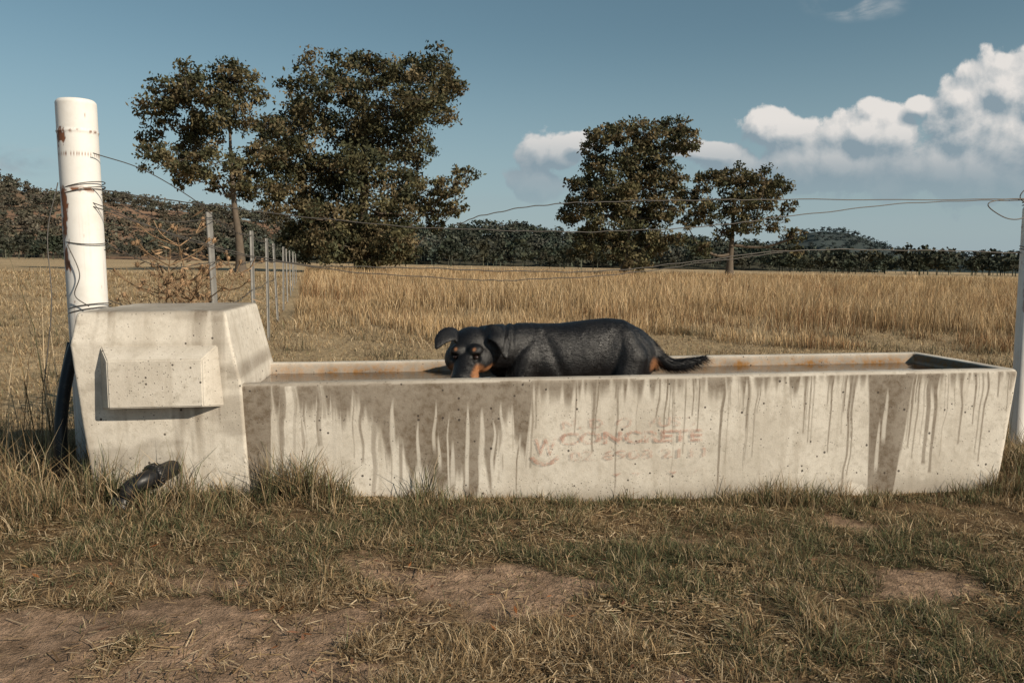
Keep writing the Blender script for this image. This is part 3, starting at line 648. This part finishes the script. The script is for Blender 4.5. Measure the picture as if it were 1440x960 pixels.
for k,(x,y,h,nb) in enumerate([(-2.25,5.1,1.22,10),(-2.12,5.2,1.36,13),(-2.0,5.1,1.2,12),(-1.93,5.3,1.15,10),(-2.35,5.3,1.12,10),(-2.2,5.5,1.0,9),(-1.85,5.0,1.0,9)]): thistle(T,x,y,h,nb,k+3)
T.out('dry_thistle_plant',M_grass,False)
# ---------------------------------------------------------------- trees
def leafcloud(cent,rad,n,size,asp,r,flat=.8,sub=14,sig=.24):
    sd=r.normal(0,1,(sub,3));sd/=np.linalg.norm(sd,axis=1)[:,None];sc=cent+sd*(r.uniform(.25,1,sub)**.6*rad)[:,None]*np.array([1,1,flat])
    w=r.uniform(.2,1.3,sub);w/=w.sum();ii=r.choice(sub,n,p=w)
    P=sc[ii]+r.normal(0,1,(n,3))*sig*rad*np.array([1,1,.65])
    d=r.normal(0,1,(n,3));d[:,2]-=.5;d/=np.linalg.norm(d,axis=1)[:,None];q=np.cross(d,r.normal(0,1,(n,3)));q/=np.linalg.norm(q,axis=1)[:,None]
    l=size*r.uniform(.6,1.4,n)[:,None];v=np.empty((n,4,3));v[:,0]=P-d*l*.5;v[:,1]=P+q*l*asp;v[:,2]=P+d*l*.5;v[:,3]=P-q*l*asp
    return v,sc,ii
def tree(name,base,clumps,bpx,D,seed,trunk_r,lean=0,size=.36,dens=1.0):
    r=np.random.default_rng(seed);k=D/1120;root=empty(name,(base[0],base[1],float(gz(*base))-.1))
    Lf=MB();B=MB();bark=np.array([.13,.105,.082])
    cl=[(np.array([(px-bpx[0])*k,0,(bpx[1]-py)*k]),rr*k) for px,py,rr in clumps]
    H=max(c[2] for c,_ in cl);wid=max(abs(c[0]) for c,_ in cl)
    cs=[]
    for c,rr in cl:
        for rep in range(2 if rr>1.6 else 1):
            yy=r.uniform(-1,1)*wid*.62*math.sqrt(max(.1,1-(c[0]/wid/1.15)**2))
            cs.append((np.array([c[0]+(r.normal(0,.3) if rep else 0),yy if rep else yy*.6-.8,c[2]]),rr*r.uniform(.85,1.05)))
    tp=catmull([(0,0,0),(lean*.3,.1,H*.18),(lean,.0,H*.36),(lean*1.6,.2,H*.6),(lean*1.4,0,H*.85)],6)
    tube(B,tp,np.linspace(trunk_r,trunk_r*.18,len(tp))*(1+.5*np.exp(-np.arange(len(tp))/1.5)),9,bark)
    nodes=[(p,trunk_r*(1-.8*i_/len(tp))) for i_,p in enumerate(tp) if i_>3]
    for c,rr in sorted(cs,key=lambda q:np.linalg.norm(q[0]-tp[8])):
        best=min(nodes,key=lambda nd:np.linalg.norm(nd[0]-c)+(3.0*max(0,nd[0][2]-c[2]+.5)))
        p0,r0=best;mid=(p0+c)/2+r.normal(0,.35,3)+np.array([0,0,-.25]);Q=catmull([p0,mid,c],5);re=max(.03,r0*.38)
        rad=np.linspace(r0*.62,re,len(Q));tube(B,Q,rad,6,bark*r.uniform(.8,1.3))
        nodes+= [(Q[i_],rad[i_]) for i_ in (5,8,len(Q)-1)]
        n=int(.62*dens*(rr/k)**2)+60
        v,sc,ii=leafcloud(c,rr*1.08,n,size,.25,r,.78,22,.155)
        for q_ in range(min(9,len(sc))):
            tube(B,np.array([c,(c+sc[q_])/2+r.normal(0,.12,3),sc[q_]]),[re*.8,re*.5,.015],4,bark*.9)
        pal=np.array([[.105,.096,.052],[.075,.077,.044],[.135,.116,.066],[.145,.116,.068],[.058,.062,.038]])
        subc=pal[r.integers(0,5,len(sc))]*r.uniform(.65,1.3,len(sc))[:,None]
        lc=subc[ii]*r.uniform(.7,1.35,n)[:,None]
        Lf.add(v.reshape(-1,3),np.arange(4*n).reshape(-1,4),None,np.repeat(lc,4,0))
    B.out('trunk_and_limbs',M_bark,True,root);Lf.out('crown_leaves',M_leaf,False,root)
tree('eucalyptus_tree',(-24.4,72),[(230,168,24),(255,150,28),(298,136,32),(345,122,32),(372,145,24),(330,170,36),(280,188,32),(246,224,26),(290,234,28),(332,236,32),(372,215,30),(224,198,18),(378,178,26),(258,252,16),(310,262,18),(352,262,22)],(340,383),72,1,.42,-.4,.36,1.35)
tree('eucalyptus_tree.001',(-15.4,82),[(440,140,36),(480,126,38),(525,106,34),(570,98,32),(612,102,34),(638,120,22),(600,148,40),(560,160,46),(500,175,50),(430,185,44),(400,225,40),(450,245,50),(520,235,50),(578,205,38),(570,258,38),(540,298,44),(480,308,48),(420,288,42),(388,265,32),(500,340,36),(450,340,32),(560,328,34),(545,352,24),(604,285,26),(632,262,22),(656,243,20),(642,285,17),(610,308,16),(405,325,26),(525,355,24),(575,350,18)],(510,378),82,2,.75,.3,.39,1.5)
tree('eucalyptus_tree.002',(13.1,92),[(838,195,22),(868,188,24),(905,184,26),(945,174,22),(958,198,20),(925,212,30),(880,222,30),(838,228,26),(822,258,26),(860,262,34),(905,258,34),(940,248,24),(812,288,22),(850,298,34),(900,298,34),(935,288,22),(828,328,22),(868,338,30),(918,332,28),(818,348,16),(952,328,16),(890,360,22)],(882,380),92,3,.6,.2,.41,1.8)
tree('eucalyptus_tree.003',(27.2,100),[(965,270,18),(990,252,20),(1030,244,22),(1065,248,22),(1090,258,20),(1102,285,13),(1060,278,23),(1020,282,25),(980,295,22),(958,308,12),(1045,308,20),(1085,308,16),(1102,328,15),(1010,318,15),(1112,345,11),(978,342,16)],(1025,382),100,4,.5,.2,.42,2.1)
# ---------------------------------------------------------------- hills
def far_protos(k,n=110,seed=5):
    out=[]
    for q in range(k):
        r=np.random.default_rng(seed+q);vv=[];cc=[]
        for b in range(r.integers(4,7)):
            c=np.array([r.normal(0,.2),r.normal(0,.2),r.uniform(.35,.82)]);v,sc,ii=leafcloud(c,r.uniform(.14,.24),n//5,.13,.42,r,.8,6,.35)
            vv.append(v);cc.append(np.full(len(v),r.uniform(.7,1.3))*r.uniform(.7,1.3,len(v)))
        v=np.array([[[-.02,0,0],[.02,0,0],[.015,0,.5],[-.015,0,.5]]]);vv.append(v);cc.append(np.array([1.6]))
        out.append((np.concatenate(vv),np.concatenate(cc)))
    return out
protos=far_protos(7)
FT=MB()
def place(xs,ys,zs,hs,col):
    for x,y,z,h in zip(xs,ys,zs,hs):
        v,c=protos[rng.integers(0,len(protos))];a=rng.uniform(0,6.28);ca,sa=math.cos(a),math.sin(a)
        w=v.copy();w[...,0]=(v[...,0]*ca-v[...,1]*sa)*h*1.1+x;w[...,1]=(v[...,0]*sa+v[...,1]*ca)*h*1.1+y;w[...,2]=v[...,2]*h+z
        cl=np.asarray(col)*rng.uniform(.65,1.3)*np.array([rng.uniform(.9,1.15),1,rng.uniform(.9,1.05)])
        FT.add(w.reshape(-1,3),np.arange(len(v)*4).reshape(-1,4),None,np.repeat(c[:,None]*cl[None],4,0))
M_hill=vcolmat('hill_ground',.95,.05,.02,.5)
def hill(name,Yr,px,py,wd,th,ntree,col,tcol,bare=None,xr=(-.9,.9)):
    up=(np.array(px)-720)/1120;vp=(371-np.array(py))/1120
    def hz(x,y):
        x=np.asarray(x,float);y=np.asarray(y,float)
        top=np.interp(x/Yr,up,vp)*Yr+1.2-th
        g=gz(x,y);pf=np.exp(-(np.maximum(np.abs(y-Yr),0)/wd)**2)
        return g-2+np.maximum(top-g+2,0)*pf+ (fbm(x/60,y/60,8)-.5)*5*pf
    xs=np.linspace(xr[0]*Yr,xr[1]*Yr,200);ys_=np.linspace(Yr-2.2*wd,Yr+2.2*wd,50);X,Y=np.meshgrid(xs,ys_)
    V=np.stack([X,Y,hz(X,Y)],-1).reshape(-1,3);i=np.arange(49)[:,None]*200;j=np.arange(199)[None]
    F=np.stack([i+j,i+j+1,i+200+j+1,i+200+j],-1).reshape(-1,4)
    bn=sm(.4,.65,fbm(X/45,Y/45,3)).ravel()[:,None];C=np.array(col)[None]*(1-bn)+np.array(bare or col)[None]*bn
    mk(name,V,F,None,C,M_hill,True)
    x=rng.uniform(xr[0]*Yr,xr[1]*Yr,ntree*3);y=rng.uniform(Yr-1.7*wd,Yr+.25*wd,ntree*3)
    k=(hz(x,y)>gz(x,y)-.5)
    if bare is not None: k&=(rng.random(len(x))<1-.7*sm(.45,.65,fbm(x/45,y/45,3)))
    x=x[k][:ntree];y=y[k][:ntree];place(x,y,hz(x,y)-.3,th*rng.uniform(.7,1.35,len(x)),tcol)
hill('wooded_hill',620,[-300,-100,0,40,75,100,150,200,260,330,400,480,560,640,760],[245,225,242,262,276,273,270,275,283,292,300,312,325,345,372],150,9,1900,(.12,.10,.072),(.085,.082,.064),(.26,.165,.11),(-.9,.02))
hill('wooded_hill.001',480,[380,500,580,690,750,800,900,1000,1080,1200,1300],[330,322,317,314,318,325,330,335,345,365,380],80,8,1100,(.07,.068,.05),(.068,.078,.064),None,(-.3,.5))
hill('mesa_hill',1500,[980,1060,1110,1130,1175,1195,1215,1240,1270,1350,1440,1520],[352,345,330,321,320,324,333,345,350,354,352,362],130,9,1300,(.060,.076,.076),(.054,.070,.072),None,(.15,.8))  # distance haze put into the bluish ground and tree colours
n=420;u_=rng.uniform(-.75,.75,n);y=rng.uniform(230,330,n);k=(u_<-.52)|(u_>.33)|((u_>-.16)&(u_<.12)&(rng.random(n)<.5));u_=u_[k];y=y[k];x=u_*y
place(x,y,gz(x,y),rng.uniform(4,10,len(x)),(.050,.056,.043))
FT.out('distant_trees',M_far,False)
# ---------------------------------------------------------------- world
EL,AZ=R(29),math.atan2(.77,-.58)
w=bpy.data.worlds.new('World');S.world=w;w.use_nodes=True;nt=w.node_tree;nt.nodes.clear();LL=nt.links
try: w.cycles.sampling_method='NONE'
except Exception: pass
tc=N(nt,'ShaderNodeTexCoord');sp=N(nt,'ShaderNodeSeparateXYZ');LL.new(tc.outputs['Generated'],sp.inputs[0])
sky=N(nt,'ShaderNodeTexSky');sky.sky_type='NISHITA';sky.sun_disc=False;sky.sun_elevation=EL;sky.sun_rotation=AZ;sky.air_density=1.0;sky.dust_density=.4;sky.ozone_density=1.5
hs=N(nt,'ShaderNodeHueSaturation');hs.inputs['Hue'].default_value=.472;hs.inputs['Saturation'].default_value=.95;hs.inputs['Value'].default_value=.84;LL.new(sky.outputs[0],hs.inputs['Color'])
haze=mixc(nt,mrange(nt,sp.outputs[2],-.02,.28,.78,0),hs.outputs[0],(3.9,5.3,6.0))
bg=N(nt,'ShaderNodeBackground');bg.inputs[1].default_value=.082;LL.new(haze,bg.inputs[0])
def cloud_nodes(blobs,grp,uv,detail):
    acc=None
    for px,py,rx,ry in blobs:
        sb=grp.nodes.new('ShaderNodeVectorMath');sb.operation='MULTIPLY_ADD';grp.links.new(uv,sb.inputs[0])
        kx,ky=1120/rx/1.2,1120/ry/1.2
        sb.inputs[1].default_value=(kx,ky,0);sb.inputs[2].default_value=(-(px-720)/1120*kx,-(371-py)/1120*ky,0)
        le=grp.nodes.new('ShaderNodeVectorMath');le.operation='LENGTH';grp.links.new(sb.outputs[0],le.inputs[0])
        v=math_(grp,'SUBTRACT',1.0,le.outputs['Value'])
        acc=v if acc is None else math_(grp,'SMOOTH_MAX',acc,v,.2)
    nz1=noise(grp,uv,15,detail,.62,.2)
    vo=grp.nodes.new('ShaderNodeTexVoronoi');vo.inputs['Scale'].default_value=30
    nv=grp.nodes.new('ShaderNodeTexNoise');nv.inputs['Scale'].default_value=22;nv.inputs['Detail'].default_value=3;grp.links.new(uv,nv.inputs['Vector'])
    ad=grp.nodes.new('ShaderNodeVectorMath');ad.operation='MULTIPLY_ADD';grp.links.new(nv.outputs['Color'],ad.inputs[0]);ad.inputs[1].default_value=(.035,.035,.035);grp.links.new(uv,ad.inputs[2]);grp.links.new(ad.outputs[0],vo.inputs['Vector'])
    d=math_(grp,'ADD',acc,math_(grp,'MULTIPLY',math_(grp,'SUBTRACT',nz1,.5),1.35))
    return math_(grp,'ADD',d,math_(grp,'MULTIPLY',math_(grp,'SUBTRACT',.42,vo.outputs['Distance']),.45))
blobs=[(1400,126,66,50),(1345,172,88,56),(1440,200,115,80),(1285,155,28,18),(1215,192,82,42),(1085,192,68,36),(1000,216,66,18),(1180,238,210,44),(1330,248,190,50),(775,222,52,38),(762,260,50,32),(812,205,26,16)]
ysafe=math_(nt,'MAXIMUM',sp.outputs[1],.05)
elev=math_(nt,'DIVIDE',sp.outputs[2],ysafe)
cb=N(nt,'ShaderNodeCombineXYZ');LL.new(math_(nt,'DIVIDE',sp.outputs[0],ysafe),cb.inputs[0]);LL.new(elev,cb.inputs[1])
of=N(nt,'ShaderNodeVectorMath',operation='ADD');LL.new(cb.outputs[0],of.inputs[0]);of.inputs[1].default_value=(.010,.016,0)
g1=cloud_nodes(blobs,nt,cb.outputs[0],7);g2=cloud_nodes(blobs,nt,of.outputs[0],5)
alpha=mrange(nt,g1,.12,.32)
lit=math_(nt,'ADD',.46,math_(nt,'MULTIPLY',math_(nt,'SUBTRACT',g1,g2),1.7),clamp=True)
lit=math_(nt,'MULTIPLY',lit,mrange(nt,elev,.095,.18,.12,1.0))
cc=mixc(nt,lit,(.25,.325,.375),(.80,.76,.72))
cir=noise(nt,mapping(nt,cb.outputs[0],(10,26,1)),1.0,6,.6,.6)
cm=None
for px,py,rx,ry in ((1185,30,75,26),(1350,-2,70,14),(30,235,95,26)):
    m_=N(nt,'ShaderNodeVectorMath',operation='MULTIPLY_ADD');LL.new(cb.outputs[0],m_.inputs[0]);kx,ky=1120/rx,1120/ry
    m_.inputs[1].default_value=(kx,ky,0);m_.inputs[2].default_value=(-(px-720)/1120*kx,-(371-py)/1120*1.03*ky,0)
    l_=N(nt,'ShaderNodeVectorMath',operation='LENGTH');LL.new(m_.outputs[0],l_.inputs[0]);v=mrange(nt,l_.outputs['Value'],.2,1.1,1,0);cm=v if cm is None else math_(nt,'MAXIMUM',cm,v)
ca=math_(nt,'MULTIPLY',cm,mrange(nt,cir,.38,.64,0,.65))
fm=mrange(nt,sp.outputs[1],.05,.12)
A_=math_(nt,'MULTIPLY',math_(nt,'MAXIMUM',math_(nt,'MULTIPLY',alpha,math_(nt,'MULTIPLY',mrange(nt,elev,.06,.13,.35,1.0),.96)),ca),fm)
bgc=N(nt,'ShaderNodeBackground');LL.new(cc,bgc.inputs[0]);bgc.inputs[1].default_value=1.0
mx=N(nt,'ShaderNodeMixShader');LL.new(A_,mx.inputs[0]);LL.new(bg.outputs[0],mx.inputs[1]);LL.new(bgc.outputs[0],mx.inputs[2])
wo=N(nt,'ShaderNodeOutputWorld');LL.new(mx.outputs[0],wo.inputs[0])
sun=bpy.data.lights.new('sun','SUN');sun.energy=5.0;sun.angle=R(.53);sun.color=(1,.875,.70)
so=bpy.data.objects.new('sun',sun);S.collection.objects.link(so)
dv=Vector((math.sin(AZ)*math.cos(EL),math.cos(AZ)*math.cos(EL),math.sin(EL)));so.rotation_euler=dv.to_track_quat('Z','Y').to_euler()
# ---------------------------------------------------------------- camera
cam=bpy.data.cameras.new('camera');cam.lens=28;cam.sensor_width=36;cam.clip_end=6000;cam.clip_start=.05
co_=bpy.data.objects.new('camera',cam);co_.location=(0,0,1.2);co_.rotation_euler=(R(90-5.56),0,0);S.collection.objects.link(co_);S.camera=co_
S.view_settings.view_transform='Standard';S.view_settings.look='None';S.view_settings.exposure=0
